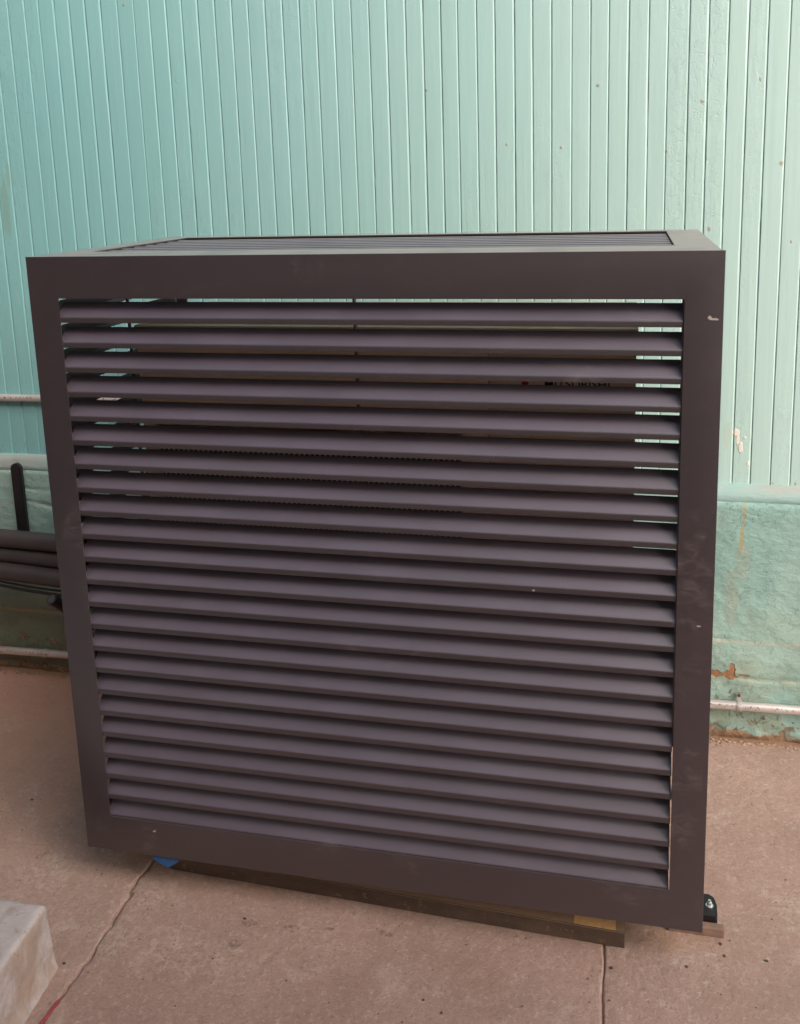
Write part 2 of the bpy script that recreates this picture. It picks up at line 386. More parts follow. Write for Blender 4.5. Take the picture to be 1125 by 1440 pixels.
def box(bm, x0, x1, y0, y1, z0, z1, bev=0.0, seg=2):
    b = bmesh.new()
    r = bmesh.ops.create_cube(b, size=1)
    for v in b.verts: v.co = Vector(((x0+x1)/2+v.co.x*(x1-x0), (y0+y1)/2+v.co.y*(y1-y0), (z0+z1)/2+v.co.z*(z1-z0)))
    if bev: bmesh.ops.bevel(b, geom=b.edges[:], offset=bev, segments=seg, affect='EDGES', profile=.5)
    merge(bm, b); return bm
def merge(bm, b):
    me = bpy.data.meshes.new('tmp'); b.to_mesh(me); b.free(); bm.from_mesh(me); bpy.data.meshes.remove(me)
def tube(bm, pts, rad, seg=16, cap=True):
    pts = [Vector(p) for p in pts]; rings = []
    up = Vector((0, 0, 1))
    for i, p in enumerate(pts):
        t = (pts[min(i+1, len(pts)-1)] - pts[max(i-1, 0)]).normalized()
        u = up if abs(t.dot(up)) < .95 else Vector((0, 1, 0))
        a = t.cross(u).normalized(); b = a.cross(t).normalized()
        r = rad[i] if hasattr(rad, '__len__') else rad
        rings.append([bm.verts.new(p + a*math.cos(k*2*math.pi/seg)*r + b*math.sin(k*2*math.pi/seg)*r) for k in range(seg)])
    for i in range(len(rings)-1):
        for k in range(seg):
            bm.faces.new((rings[i][k], rings[i+1][k], rings[i+1][(k+1) % seg], rings[i][(k+1) % seg]))
    if cap: bm.faces.new(rings[0]); bm.faces.new(list(reversed(rings[-1])))
    return bm
def spline(pts, n=10):
    P = [Vector(p) for p in pts]; P = [2*P[0]-P[1]] + P + [2*P[-1]-P[-2]]; out = []
    for i in range(1, len(P)-2):
        for k in range(n):
            t = k/n
            out.append(.5*((2*P[i]) + (-P[i-1]+P[i+1])*t + (2*P[i-1]-5*P[i]+4*P[i+1]-P[i+2])*t*t + (-P[i-1]+3*P[i]-3*P[i+1]+P[i+2])*t**3))
    out.append(P[-2]); return out
def prism(bm, prof, x0, x1, f=lambda x, a, b: (x, a, b)):
    """closed 2D profile (a,b) extruded along x; f maps to world"""
    A = [bm.verts.new(f(x0, a, b)) for a, b in prof]; B = [bm.verts.new(f(x1, a, b)) for a, b in prof]
    n = len(prof)
    for i in range(n): bm.faces.new((A[i], A[(i+1) % n], B[(i+1) % n], B[i]))
    bm.faces.new(list(reversed(A))); bm.faces.new(B)
    bmesh.ops.recalc_face_normals(bm, faces=bm.faces[:])
    return bm
def grid_mesh(name, P, mat, parent=None, flip=False, attrs=None, smooth=True):
    """P: (n,m,3) array"""
    n, m = P.shape[:2]
    idx = np.arange(n*m).reshape(n, m)
    q = np.stack([idx[:-1, :-1], idx[1:, :-1], idx[1:, 1:], idx[:-1, 1:]], -1).reshape(-1, 4)
    if flip: q = q[:, ::-1]
    me = bpy.data.meshes.new(name)
    me.vertices.add(n*m); me.vertices.foreach_set('co', P.reshape(-1).astype(np.float32))
    me.loops.add(q.size); me.loops.foreach_set('vertex_index', q.reshape(-1).astype(np.int32))
    me.polygons.add(len(q)); me.polygons.foreach_set('loop_start', np.arange(0, q.size, 4, dtype=np.int32))
    me.polygons.foreach_set('loop_total', np.full(len(q), 4, dtype=np.int32))
    me.update(calc_edges=True); me.validate()
    me.polygons.foreach_set('use_smooth', np.full(len(q), bool(smooth)))
    for k, v in (attrs or {}).items():
        a = me.attributes.new(k, 'FLOAT', 'POINT'); a.data.foreach_set('value', v.reshape(-1).astype(np.float32))
    return link(name, me, mat, parent)
def axis(segments):
    """segments: list of (start, end, step) -> 1D coords"""
    out = []
    for a, b, s in segments:
        k = max(1, int(round((b-a)/s))); out += [a + (b-a)*i/k for i in range(k)]
    out.append(segments[-1][1]); return np.array(out)

# ================================================================== THE SETTING
# ---- ground: a base sheet to the horizon and three cast concrete slabs on it
gb = bmesh.new(); bmesh.ops.create_grid(gb, x_segments=2, y_segments=2, size=60)
for v in gb.verts: v.co.z = FLOOR-.06
ground = struct(obj('ground', gb, M_CONC))
def joint_path(k, y):
    if k == 0: return .104 + .006*fbm(y*9, y*0, 4, 3) + np.where(y > .0, -.004, .003) + .002*vnoise(y*90, y*0, 5)
    return 1.158 - .02*(y-.04) + .0022*fbm(y*14, y*0, 4, 9)
ys = axis([(-5.0, -.75, .25), (-.75, .875, .0062)])
def slab(name, xl, xr, nx_seg, jl, jr):
    """xl/xr: None for a free border"""
    s = nx_seg
    U = s
    X = np.zeros((len(U), len(ys))); Y = np.tile(ys, (len(U), 1))
    left = joint_path(jl, ys) if jl is not None else np.full(len(ys), xl)
    right = joint_path(jr, ys) if jr is not None else np.full(len(ys), xr)
    for j in range(len(ys)): X[:, j] = left[j] + (right[j]-left[j])*(U-U[0])/(U[-1]-U[0])
    Z = FLOOR + .0014*fbm(X*2.3, Y*2.3, 2, 1) + .0005*fbm(X*26, Y*26, 4, 21, .6) + .0005*vnoise(X*140, Y*140, 33)
    pits = fbm(X*40, Y*40, 3, 55); Z -= .0022*np.clip(pits-.75, 0, 1)*1.6
    J = np.zeros_like(X)
    for k, side in ((jl, left), (jr, right)):
        if k is None: continue
        dd = np.abs(X - side[None, :])
        w = (.0085 if k == 0 else .0045)*(1+.5*fbm(X*0+Y*25, X*0, 3, 77+k))
        dep = (.0055 if k == 0 else .0045)
        e = np.clip(1-dd/w, 0, 1); Z -= dep*e**1.5
        J = np.maximum(J, e)
        e2 = np.clip(1-dd/.03, 0, 1); Z -= .0012*e2*(1+fbm(X*60, Y*60, 2, 8))
    # solid edges: drop the first and last rows
    P = np.stack([X, Y, Z], -1)
    if jl is not None: P = np.concatenate([P[:1]*[1, 1, 0]+[0, 0, FLOOR-.0075], P], 0); J = np.concatenate([J[:1]*0+1, J], 0)
    if jr is not None: P = np.concatenate([P, P[-1:]*[1, 1, 0]+[0, 0, FLOOR-.0075]], 0); J = np.concatenate([J, J[-1:]*0+1], 0)
    return grid_mesh(name, P, M_CONC, ground, attrs={'joint': J})
slab('slab', -6.0, None, axis([(-6, -1.2, .3), (-1.2, -.05, .0075), (-.05, .083, .005), (.083, .104, .0014)]), None, 0)
slab('slab', None, None, axis([(0, .02, .0014), (.02, .15, .005), (.15, .95, .0065), (.95, 1.042, .005), (1.042, 1.054, .0012)]), 0, 1)
slab('slab', None, 7.0, axis([(0, .012, .0012), (.012, .10, .005), (.10, .75, .0065), (.75, 5.85, .3)]), 1, None)

# ---- unseen blocks added to cut sky and sun, outside the picture
b = bmesh.new(); box(b, -9, 4.6, -3.2, -2.9, FLOOR-.05, 4.2); struct(obj('opposite_light_block', b, M_BACK))
b = bmesh.new(); box(b, -2.3, -2.0, -3.5, .879, FLOOR-.05, 4.3); struct(obj('left_light_block', b, simple('light_block_dark', (.20, .15, .12), .8)))
# ---- building wall
wall = thing('building_wall', 'mint green painted wall of narrow vertical boards above a rough plastered footing, behind the grey enclosure', 'wall', loc=(.6, .88, FLOOR))
WL = Matrix.Translation((-.6, -.88, -FLOOR))
def wpar(o): o.parent = wall; o.matrix_parent_inverse = WL; return o
# joint positions of the boards, measured along the wall
px = [10, 33, 53, 75, 96, 118, 140, 164, 187, 209, 232, 254, 277, 301, 325, 348, 372, 396, 420, 444, 469, 493, 518, 543, 569.5, 594, 619, 643, 669.5, 695.6, 723, 749, 776, 804.6, 831, 857, 885.5, 914, 941, 971, 998.5, 1027, 1055, 1083, 1114]
def wall_x(u):
    a, b, c = -0.220973646, -0.190098497, -0.0271498031
    fw = np.array([np.sin(a)*np.cos(b), np.cos(a)*np.cos(b), np.sin(b)]); r0 = np.array([np.cos(a), -np.sin(a), 0]); u0 = np.cross(r0, fw)
    r = np.cos(c)*r0+np.sin(c)*u0; up = -np.sin(c)*r0+np.cos(c)*u0
    d = fw + (u-594.822)/1315.535*r + (504.272)/1315.535*up
    t = (.88+1.67311944)/d[1]; return 1.19168948 + t*d[0]
jx = [wall_x(u) for u in px]
while jx[0] > -2.3: jx.insert(0, jx[0]-.0502-random.uniform(-.001, .001))
while jx[-1] < 3.2: jx.append(jx[-1]+.0502+random.uniform(-.001, .001))
zz = axis([(.636, 2.25, .02), (2.25, 3.6, .3)])
for i in range(len(jx)-1):
    x0, x1 = jx[i], jx[i+1]
    seedk = 100+i
    gap = .0001
    big = random.random() < .3
    wv = (.0009 if big else .0004)
    e0 = x0+gap+np.abs(wv*fbm(zz*16, zz*0, 4, seedk)) ; e1 = x1-gap-np.abs(wv*fbm(zz*16, zz*0, 4, seedk+1))
    off = .88 + random.uniform(-.0004, .0004) + .0004*fbm(zz*1.5, zz*0, 2, seedk+5)
    zz2 = zz.copy(); zz2[0] += random.uniform(-.002, .003)
    wide = random.choice((.0034, .0040, .0046, .0030)) ; fat = .0004*fbm(zz*9, zz*0, 3, seedk+9)
    nar = random.choice((.0006, .0010, .0014))
    cols = []
    for (xx, dy) in ((e0, .0075), (e0+.0001, .0027), (e0+nar, .0004), (e0+nar+.0012, .0), ((e0+e1)/2, -.0002), (e1-wide-.0008+fat, .0), (e1-wide+fat, .0003), (e1-.0003, .0027), (e1, .0075)):
        cols.append(np.stack([xx, off+dy, zz2], -1))
    P = np.stack(cols, 0)
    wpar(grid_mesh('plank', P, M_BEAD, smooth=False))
b = bmesh.new(); box(b, -2.4, 3.3, .886, .95, .60, 3.6)
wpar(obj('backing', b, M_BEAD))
# sill board: sloped ledge between boards and footing
xs = axis([(-2.4, -1.0, .1), (-1.0, 1.9, .012), (1.9, 3.3, .1)])
prof = [(.889, .6435), (.8755, .6425), (.8725, .6405), (.858, .622), (.8535, .612), (.852, .598), (.856, .594), (.889, .593)]
P = []
for (yy, z0) in prof:
    t = np.clip((xs-.7)/.4, 0, 1)
    nz = .0014*fbm(xs*11, xs*0+z0*50, 4, 11)
    # on the left the face is a squarer board, on the right it is a slope smeared with plaster
    ysq = np.where(z0 > .63, yy-.012*(z0 < .642), yy)
    y2 = ysq*(1-t) + yy*t
    P.append(np.stack([xs, y2+nz*.6, np.full_like(xs, z0)+nz], -1))
wpar(grid_mesh('sill_board', np.stack(P, 0), M_SILL, flip=True))
# footing: plastered masonry with real relief
xs = axis([(-2.4, -1.05, .1), (-1.05, .1, .0065), (.1, 1.25, .03), (1.25, 1.85, .0055), (1.85, 3.3, .1)]); zs = axis([(FLOOR-.04, .600, .0058)])
X, Z = np.meshgrid(xs, zs, indexing='ij')
Yf = .8465 + .0045*fbm(X*3.3, Z*3.3, 3, 41) + .0013*fbm(X*13+fbm(X*5, Z*5, 2, 3), Z*17, 4, 44, .6) + .0004*vnoise(X*110, Z*110, 46)
# trowel ridges, slanting
ridge = fbm((X+Z*1.2)*16, (Z-X*.9)*2.5, 3, 48); Yf -= .0020*np.clip(ridge-.35, 0, 1)
def crack(Yf, z0, x0, x1, w, dep, sd):
    line = z0 + .006*fbm(X*7, X*0, 3, sd)
    e = np.clip(1-np.abs(Z-line)/w, 0, 1)*((X > x0) & (X < x1))*np.clip(.6+fbm(X*9, X*0, 2, sd+1), 0, 1)
    return Yf + dep*e
Yf = crack(Yf, .488, -2.4, .4, .008, .006, 60); Yf = crack(Yf, .117, -2.4, .4, .008, .005, 61)
Yf = crack(Yf, .535, -.72, -.40, .006, .006, 66); Yf = crack(Yf, .199, 1.2, 3.3, .008, .004, 62); Yf = crack(Yf, .088, 1.2, 3.3, .010, .004, 63)
Yf += .004*np.clip((-.045-Z)/.03, 0, 1)*(1.5+fbm(X*25, Z*25, 3, 70))
Yf += .006*np.clip((Z-.588)/.012, 0, 1)
# flaked-off flat patch left, under the pipes
wpar(grid_mesh('footing', np.stack([X, Yf, Z], -1), M_FND, flip=False))
# a thin skirt of broken plaster lying along the wall foot
rs = np.random.RandomState(4)
deb = bmesh.new()
for i in range(170):
    x = rs.uniform(1.30, 1.85) if i % 3 else rs.uniform(-.95, -.45)
    y = .838 - abs(rs.normal(0, .014)); r = rs.uniform(.0015, .006)
    q = bmesh.new(); bmesh.ops.create_icosphere(q, subdivisions=1, radius=r)
    for v in q.verts: v.co = Vector((x+v.co.x*rs.uniform(.8, 1.5), y+v.co.y*rs.uniform(.6, 1.2), FLOOR+.001+v.co.z*.5))
    merge(deb, q)
M_PLAS = simple('broken_plaster', (.34, .235, .17), .8, var=.3, sc=45)
tag(obj('plaster_crumbs', deb, M_PLAS), 'loose brown plaster crumbs along the foot of the green wall', 'debris', kind='stuff')

# ================================================================== THE ENCLOSURE
W, H, D = 1.350, 1.345199, .621
ML, MT, MB_ = .0654, .0845, .0867
enc = thing('louvre_enclosure', 'large dark grey metal louvred enclosure standing in front of the green wall', 'enclosure')
def ring(name, w, h, l, r_, t, b_, th, f, parent, bev=.0012):
    bm = bmesh.new()
    outer = [(0, 0), (w, 0), (w, h), (0, h)]; inner = [(l, b_), (w-r_, b_), (w-r_, h-t), (l, h-t)]
    V = [[bm.verts.new((u, k, v)) for (u, v) in pts] for k in (0, th) for pts in (outer, inner)]
    of, inf, ob, inb = V
    for i in range(4):
        j = (i+1) % 4
        bm.faces.new((of[i], of[j], inf[j], inf[i])); bm.faces.new((ob[j], ob[i], inb[i], inb[j]))
        bm.faces.new((of[j], of[i], ob[i], ob[j])); bm.faces.new((inf[i], inf[j], inb[j], inb[i]))
    bmesh.ops.recalc_face_normals(bm, faces=bm.faces[:])
    oe = [e for e in bm.edges if all(v in of for v in e.verts) ]
    bmesh.ops.bevel(bm, geom=oe, offset=bev, segments=3, affect='EDGES', profile=.5)
    for v in bm.verts: v.co = Vector(f(*v.co))
    bmesh.ops.recalc_face_normals(bm, faces=bm.faces[:])
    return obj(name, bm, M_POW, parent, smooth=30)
ring('front_frame', W, H, ML, ML, MT, MB_, .0018, lambda u, k, v: (u, k, v), enc)
ring('side_frame', D-.006, H-.006, .06, .06, MT, MB_, .003, lambda u, k, v: (.001+k, .0045+u, .002+v), enc)
ring('side_frame', D-.006, H-.006, .06, .06, MT, MB_, .003, lambda u, k, v: (W-.001-k, .0045+u, .002+v), enc)
# top sheet: front margin ~0.09
ring('top_frame', W-.010, D-.006, .066, .074, .046, .122, .003, lambda u, k, v: (.005+u, .0045+v, H-.0005-k), enc)
# back frame posts and rails (the back is open)
ring('back_frame', W-.012, H-.010, .030, .030, .030, .030, .003, lambda u, k, v: (.006+u, D-.003-k, .004+v), enc)
# slat profile in (depth, height): lip, bend, 45 degree blade
TH = .0014
def slat_prof(lip=.0108, dep=.0280, rise=.0285):
    o = [(0.0045, -lip-.001), (0, -lip), (0, -.0022), (.0003, -.0011), (.0010, .0002), (.0021, .0015), (dep, rise)]
    i = [(dep+.0010, rise-.0011), (.0026, -.0002), (.0015, -.0022), (.0015, -lip+.0012), (.0045, -lip+.0004)]
    return o + i
def slats(zs, x0, x1, f, name='slat', dep=.0280):
    """one mesh shared between alike slats; f maps (along, depth, height) to world axes"""
    bm = bmesh.new(); prism(bm, slat_prof(dep=dep, rise=dep+.0005), x0, x1, f)
    # folded end tab
    me = None
    out = []
    for k, off in enumerate(zs):
        if me is None:
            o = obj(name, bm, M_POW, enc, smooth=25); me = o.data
        else: o = link(name, me, None, enc)
        o.location = off; out.append(o)
    return out
ZB = [.0899 + i*.05146 for i in range(23)]
for o, z in zip(slats([(0, .0024, z) for z in ZB], ML-.0075, W-ML-.0018, lambda a, d, h: (a, d, h)), ZB):
    o.rotation_euler = (random.uniform(-.008, .008), random.uniform(-.0006, .0006), 0)
slats([(.0046, .0045, z) for z in ZB], .050, D-.070, lambda a, d, h: (d, a, h))
slats([(W-.0046, .0045, z) for z in ZB], .050, D-.070, lambda a, d, h: (-d, a, h))
YT = [.1415+.0545*i for i in range(8)]
slats([(0, y, H-.0042) for y in YT], .068, W-.0805, lambda a, d, h: (a, -h*1.0, -d), dep=.0205)
# stiffeners behind the slats
for (x, y0) in ((W/2, .0335),):
    b = bmesh.new(); box(b, x-.0022, x+.0022, y0, y0+.012, .02, H-.02, .0004, 1); obj('stiffener', b, M_POW, enc)
for y in (D/2,):
    b = bmesh.new(); box(b, .0345, .042, y-.002, y+.002, .02, H-.02); obj('stiffener', b, M_POW, enc)
    b = bmesh.new(); box(b, W-.042, W-.0345, y-.002, y+.002, .02, H-.02); obj('stiffener', b, M_POW, enc)
b = bmesh.new(); box(b, W/2-.002, W/2+.002, .03, D-.01, H-.048, H-.036); obj('stiffener', b, M_POW, enc)
# end plates that the front slats are fixed to
for x in (W-ML+.010,):
    b = bmesh.new(); box(b, x-.0010, x+.0010, .0042, .034, .03, H-.03); obj('end_plate', b, M_POW, enc)
# corner legs down to the ground
for (x, y) in ((.02, .56), (W-.02, .56), (.035, .30)):
    b = bmesh.new(); box(b, x-.014, x+.014, y-.02, y+.02, FLOOR+.003, .03, .001, 1); obj('leg', b, M_POW, enc)
# the foot showing at the lower right corner: folded black bracket, bolt and washer
ft = bmesh.new()
box(ft, 1.3506, 1.3540, .126, .190, -.066, .035, .001, 1)
pr = [(1.3543, .126), (1.388, .126), (1.3915, .130), (1.3925, .160), (1.388, .180), (1.378, .188), (1.3543, .188)]
f0 = [ft.verts.new((x, y, -.0715)) for x, y in pr]; f1 = [ft.verts.new((x, y, -.066)) for x, y in pr]
for i in range(len(pr)): ft.faces.new((f0[i], f0[(i+1) % len(pr)], f1[(i+1) % len(pr)], f1[i]))
ft.faces.new(f1); ft.faces.new(list(reversed(f0)))
box(ft, 1.3543, 1.3900, .1265, .1295, FLOOR+.001, -.0718, .0006, 1)
box(ft, 1.3875, 1.3915, .1305, .178, FLOOR+.001, -.0718, .0006, 1)
foot = obj('mounting_foot', ft, M_BLACK, enc)
bo = bmesh.new()
tube(bo, [(1.377, .155, -.066), (1.377, .155, -.0645)], .0080, 20)
obj('washer', bo, M_BOLT, foot)
bo = bmesh.new()
tube(bo, [(1.377, .155, -.0645), (1.377, .155, -.058), (1.377, .155, -.057)], [.0052, .0052, .0044], 6)
tube(bo, [(1.377, .155, -.057), (1.377, .155, -.053)], .003, 12)
obj('bolt', bo, M_BOLT, foot)
b = bmesh.new(); box(b, 1.290, 1.4045, .106, .1235, FLOOR+.0005, -.0790, .0015, 2)
tag(obj('wood_block', b, M_SHIM), 'flat brown wooden block under the bolted foot at the lower right corner', 'block')

# ================================================================== THE HEAT PUMP INSIDE
UX0, UX1, UY0, UY1, UZ0, UZ1 = .174, 1.205, .100, .48, -.055, 1.192
hp = thing('outdoor_unit', 'ivory air conditioning unit half hidden behind the dark louvres', 'air conditioner', loc=(.69, .29, UZ0))
def hpar(o): o.parent = hp; o.matrix_parent_inverse = Matrix.Translation((-.69, -.29, -UZ0)); return o
b = bmesh.new(); box(b, UX0+.002, UX1-.002, UY0+.012, UY1, UZ0, UZ1-.012, .003)
body = hpar(obj('casing', b, M_IVORY, smooth=30))
b = bmesh.new(); box(b, UX0-.003, UX1+.003, UY0-.003, UY1+.003, UZ1-.0115, UZ1, .003); hpar(obj('lid', b, M_IVORY, smooth=30))
FX0, FX1 = .205, .870
FZ = ((.50, .975), (-.005, .465))
fan_y = UY0+.0115
# front sheet with two openings made of strips
b = bmesh.new()
def strip(x0, x1, z0, z1): box(b, x0, x1, UY0, UY0+.0115, z0, z1, .0006, 1)
strip(UX0, FX0, UZ0+.02, UZ1-.013); strip(FX1, .9225, UZ0+.02, UZ1-.013)
strip(FX0, FX1, FZ[0][1], UZ1-.013); strip(FX0, FX1, FZ[1][1], FZ[0][0]); strip(FX0, FX1, UZ0+.02, FZ[1][0])
hpar(obj('front_panel', b, M_IVORY))
b = bmesh.new(); box(b, .9248, UX1, UY0, UY0+.0115, UZ0+.02, UZ1-.013, .0015, 2); hpar(obj('service_panel', b, M_IVORY, smooth=30))
for (z0, z1) in FZ:
    b = bmesh.new(); box(b, FX0, FX1, UY0+.0118, UY0+.0125, z0, z1); hpar(obj('opening_shade_sheet', b, M_DARKIN))  # flat dark sheet standing in for the opening's shade
    g = bmesh.new(); x = FX0+.006
    while x < FX1:
        box(g, x-.0011, x+.0011, UY0-.010, UY0-.0075, z0+.004, z1-.004); x += .0113
    k = z0+.02
    while k < z1:
        box(g, FX0+.003, FX1-.003, UY0-.007, UY0-.0045, k-.001, k+.001); k += .054
    box(g, FX0, FX0+.004, UY0-.010, UY0, z0, z1); box(g, FX1-.004, FX1, UY0-.010, UY0, z0, z1)
    box(g, FX0+.004, FX1-.004, UY0-.010, UY0, z1-.004, z1); box(g, FX0+.004, FX1-.004, UY0-.010, UY0, z0, z0+.004)
    hpar(obj('fan_guard', g, M_GUARD))
    # hub badge and blades behind the wires
    fb = bmesh.new(); cx, cz = (FX0+FX1)/2, (z0+z1)/2
    tube(fb, [(cx, UY0+.003, cz), (cx, UY0+.0117, cz)], .05, 28)
    for a in range(4):
        t = a*math.pi/2+.3
        pts = [(.05, -.2), (.12, -.34), (.21, -.30), (.215, .18), (.12, .22), (.05, .2)]
        vs_ = [fb.verts.new((cx+r*math.cos(t+s), UY0+.008, cz+r*math.sin(t+s))) for r, s in pts]
        vb_ = [fb.verts.new((cx+r*math.cos(t+s), UY0+.0105, cz+r*math.sin(t+s))) for r, s in pts]
        fb.faces.new(vs_); fb.faces.new(list(reversed(vb_)))
        for i in range(6): fb.faces.new((vs_[i], vb_[i], vb_[(i+1) % 6], vs_[(i+1) % 6]))
    hpar(obj('fan', fb, M_DARKIN))
# corner screws
for (x, z) in ((UX0+.012, 1.15), (UX1-.014, 1.15), (.26, 1.168), (.40, 1.168)):
    s = bmesh.new(); tube(s, [(x, UY0, z), (x, UY0-.0018, z)], .004, 12); hpar(obj('screw', s, M_BOLT))
# maker's lettering and mark
def text(s, x, y, z, size, width, mat, parent, name='lettering'):
    cu = bpy.data.curves.new(name, 'FONT'); cu.body = s; cu.size = size; cu.extrude = .0002; cu.resolution_u = 4; cu.offset = .0002
    t = bpy.data.objects.new(name, cu); C.objects.link(t)
    bpy.context.view_layer.update()
    me = bpy.data.meshes.new_from_object(t.evaluated_get(bpy.context.evaluated_depsgraph_get()))
    C.objects.unlink(t); bpy.data.objects.remove(t)
    xsn = [v.co.x for v in me.vertices]; w = max(xsn)-min(xsn); x_min = min(xsn)
    for v in me.vertices: v.co = Vector((x+(v.co.x-x_min)*width/w, y-v.co.z, z+v.co.y))
    return link(name, me, mat, parent)
hpar(text('MITSUBISHI', 1.033, UY0-.0004, 1.0745, .0255, .123, M_INK, None))
hpar(text('ELECTRIC', 1.033, UY0-.0004, 1.049, .0255, .090, M_INK, None))
lg = bmesh.new()
def rhomb(cx, cz, ang, L=.0125, w=.0072):
    for k in (0,):
        p = [(0, 0), (w, L), (0, 2*L), (-w, L)]
        q = [(cx + a*math.cos(ang)-b2*math.sin(ang), cz + a*math.sin(ang)+b2*math.cos(ang)) for a, b2 in p]
        f0 = [lg.verts.new((x, UY0-.0006, z)) for x, z in q]; f1 = [lg.verts.new((x, UY0-.0001, z)) for x, z in q]
        lg.faces.new(f0); lg.faces.new(list(reversed(f1)))
        for i in range(4): lg.faces.new((f0[i], f1[i], f1[(i+1) % 4], f0[(i+1) % 4]))
for a in (0, 2*math.pi/3, -2*math.pi/3): rhomb(.995, 1.071, a)
hpar(obj('emblem', lg, M_REDP))

# rail the unit stands on, with its label
def skew(bm):
    for v in bm.verts: v.co.y += (1.2005-v.co.x)*.036
rail = bmesh.new()
box(rail, .160, 1.2005, .0415, .0445, FLOOR+.0005, -.064, .0006, 1)
box(rail, .160, 1.2005, .0450, .115, -.0665, -.0635, .0006, 1)
box(rail, .160, 1.2005, .112, .1155, FLOOR+.0005, -.067, .0004, 1)
skew(rail)
r1 = tag(obj('support_rail', rail, M_RAIL2), 'long low dark steel rail on the concrete under the front of the enclosure', 'rail')
b = bmesh.new(); box(b, 1.096, 1.182, .0458, .098, -.0632, -.0628); skew(b)
obj('sticker', b, M_LABEL, r1)
rail = bmesh.new(); box(rail, .160, 1.2005, .40, .47, FLOOR+.0005, -.0637, .001, 1)
tag(obj('support_rail', rail, M_RAIL2), 'second dark steel rail deep under the back of the ivory unit', 'rail')
# pads between rail and unit
for x in (.30, 1.05):
    for y in (.1135, .43):
        b = bmesh.new(); box(b, x-.03, x+.03, y-.012 if y < .2 else y-.03, y+.030, -.0634 if y < .2 else -.0636, UZ0, .001, 1); hpar(obj('foot_pad', b, M_RUBBER))

# blue tape tag hanging from the bottom edge
tp = bmesh.new()
q = [(.158, .004, .012), (.226, .004, .012), (.226, .003, -.001), (.222, .002, -.012), (.193, -.001, -.028), (.160, .001, -.012), (.158, .003, -.001)]
q = [(.160, .0060, .008), (.226, .0060, .008), (.228, .0050, -.004), (.214, .0035, -.016), (.196, .002, -.0275), (.176, .003, -.020), (.160, .0045, -.014)]
a = [tp.verts.new(p) for p in q]; c2 = [tp.verts.new((p[0], p[1]+.0004, p[2])) for p in q]
tp.faces.new(a); tp.faces.new(list(reversed(c2)))
for i in range(len(q)): tp.faces.new((a[i], c2[i], c2[(i+1) % len(q)], a[(i+1) % len(q)]))
tag(obj('masking_tape', tp, M_TAPE), 'scrap of blue masking tape hanging under the lower left of the enclosure', 'tape')

# ================================================================== PIPES, CONDUITS
def run(name, pts, r, mat, label, cat, group=None, seg=18, n=10):
    b = bmesh.new(); tube(b, spline(pts, n), r, seg); o = obj(name, b, mat, None, smooth=50)
    return tag(o, label, cat, group)
G = 'black insulated pipes running into the back of the enclosure'
run('insulated_pipe', [(-2.2, .735, .44), (-1.2, .735, .425), (-.80, .735, .416), (-.50, .735, .408), (-.1, .735, .40), (.35, .72, .42), (.60, .60, .46), (.70, .492, .50)], .0275, M_RUBBER, 'topmost of the thick black insulated pipes left of the enclosure', 'pipe', G)
run('insulated_pipe', [(-2.2, .748, .368), (-1.2, .748, .370), (-.80, .745, .362), (-.50, .742, .351), (-.1, .735, .335), (.35, .72, .34), (.55, .60, .37), (.64, .492, .40)], .0285, M_RUBBER, 'middle one of the three thick black pipes left of the enclosure', 'pipe', G)
run('insulated_pipe', [(-2.2, .735, .318), (-1.2, .735, .320), (-.80, .725, .313), (-.50, .720, .299), (-.1, .72, .27), (.30, .70, .26), (.48, .60, .26), (.56, .492, .27)], .0285, M_RUBBER, 'lowest of the three thick black pipes left of the enclosure', 'pipe', G)
run('control_cable', [(-2.2, .705, .285), (-1.1, .700, .275), (-.78, .700, .276), (-.62, .700, .262), (-.48, .700, .252), (-.3, .70, .246), (0, .70, .27), (.30, .66, .30), (.45, .492, .33)], .0050, M_BLACK, 'thin black cable sagging just under the lowest thick pipe', 'cable', None, 8)
run('control_cable', [(-2.2, .712, .29), (-1.1, .710, .280), (-.78, .708, .284), (-.60, .706, .270), (-.48, .706, .264), (-.3, .706, .258), (0, .70, .285), (.32, .66, .31), (.47, .492, .34)], .0035, M_BLACK, 'upper and thinner of the two black cables under the thick pipes', 'cable', None, 8)
# stub of drain hose pointing out from behind the frame
hs = bmesh.new(); tube(hs, spline([(-.500, .655, .262), (-.492, .71, .205), (-.47, .755, .12), (-.45, .785, .0), (-.44, .79, FLOOR+.012)], 8), .0165, 18)
hose = tag(obj('drain_hose', hs, M_BLACK, None, smooth=50), 'short black hose with a round end poking out beside the lower left frame', 'hose')
he = bmesh.new(); dv = (Vector((-.500, .655, .262))-Vector((-.4985, .665, .2525))).normalized()
p0 = Vector((-.500, .655, .262)); tube(he, [p0+dv*.0002, p0+dv*.0016], .0125, 18); obj('end_cap', he, simple('grey_rubber', (.07, .068, .075), .6), hose)
# black upright strap / stand-off holding the pipes
sb = bmesh.new()
oz, n_ = .608, 9
prf = [(-.018, .24), (-.018, oz)] + [(-.018*math.cos(math.pi*i/n_), oz+.018*math.sin(math.pi*i/n_)) for i in range(1, n_)] + [(.018, oz), (.018, .24)]
fa = [sb.verts.new((-.705+x, .824, z)) for x, z in prf]; fb_ = [sb.verts.new((-.705+x, .8395, z)) for x, z in prf]
sb.faces.new(fa); sb.faces.new(list(reversed(fb_)))
for i in range(len(prf)): sb.faces.new((fa[i], fb_[i], fb_[(i+1) % len(prf)], fa[(i+1) % len(prf)]))
bmesh.ops.recalc_face_normals(sb, faces=sb.faces[:]); bmesh.ops.bevel(sb, geom=[e for e in sb.edges if abs(e.verts[0].co.y-.824) < 1e-4 and abs(e.verts[1].co.y-.824) < 1e-4], offset=.004, segments=2, affect='EDGES')
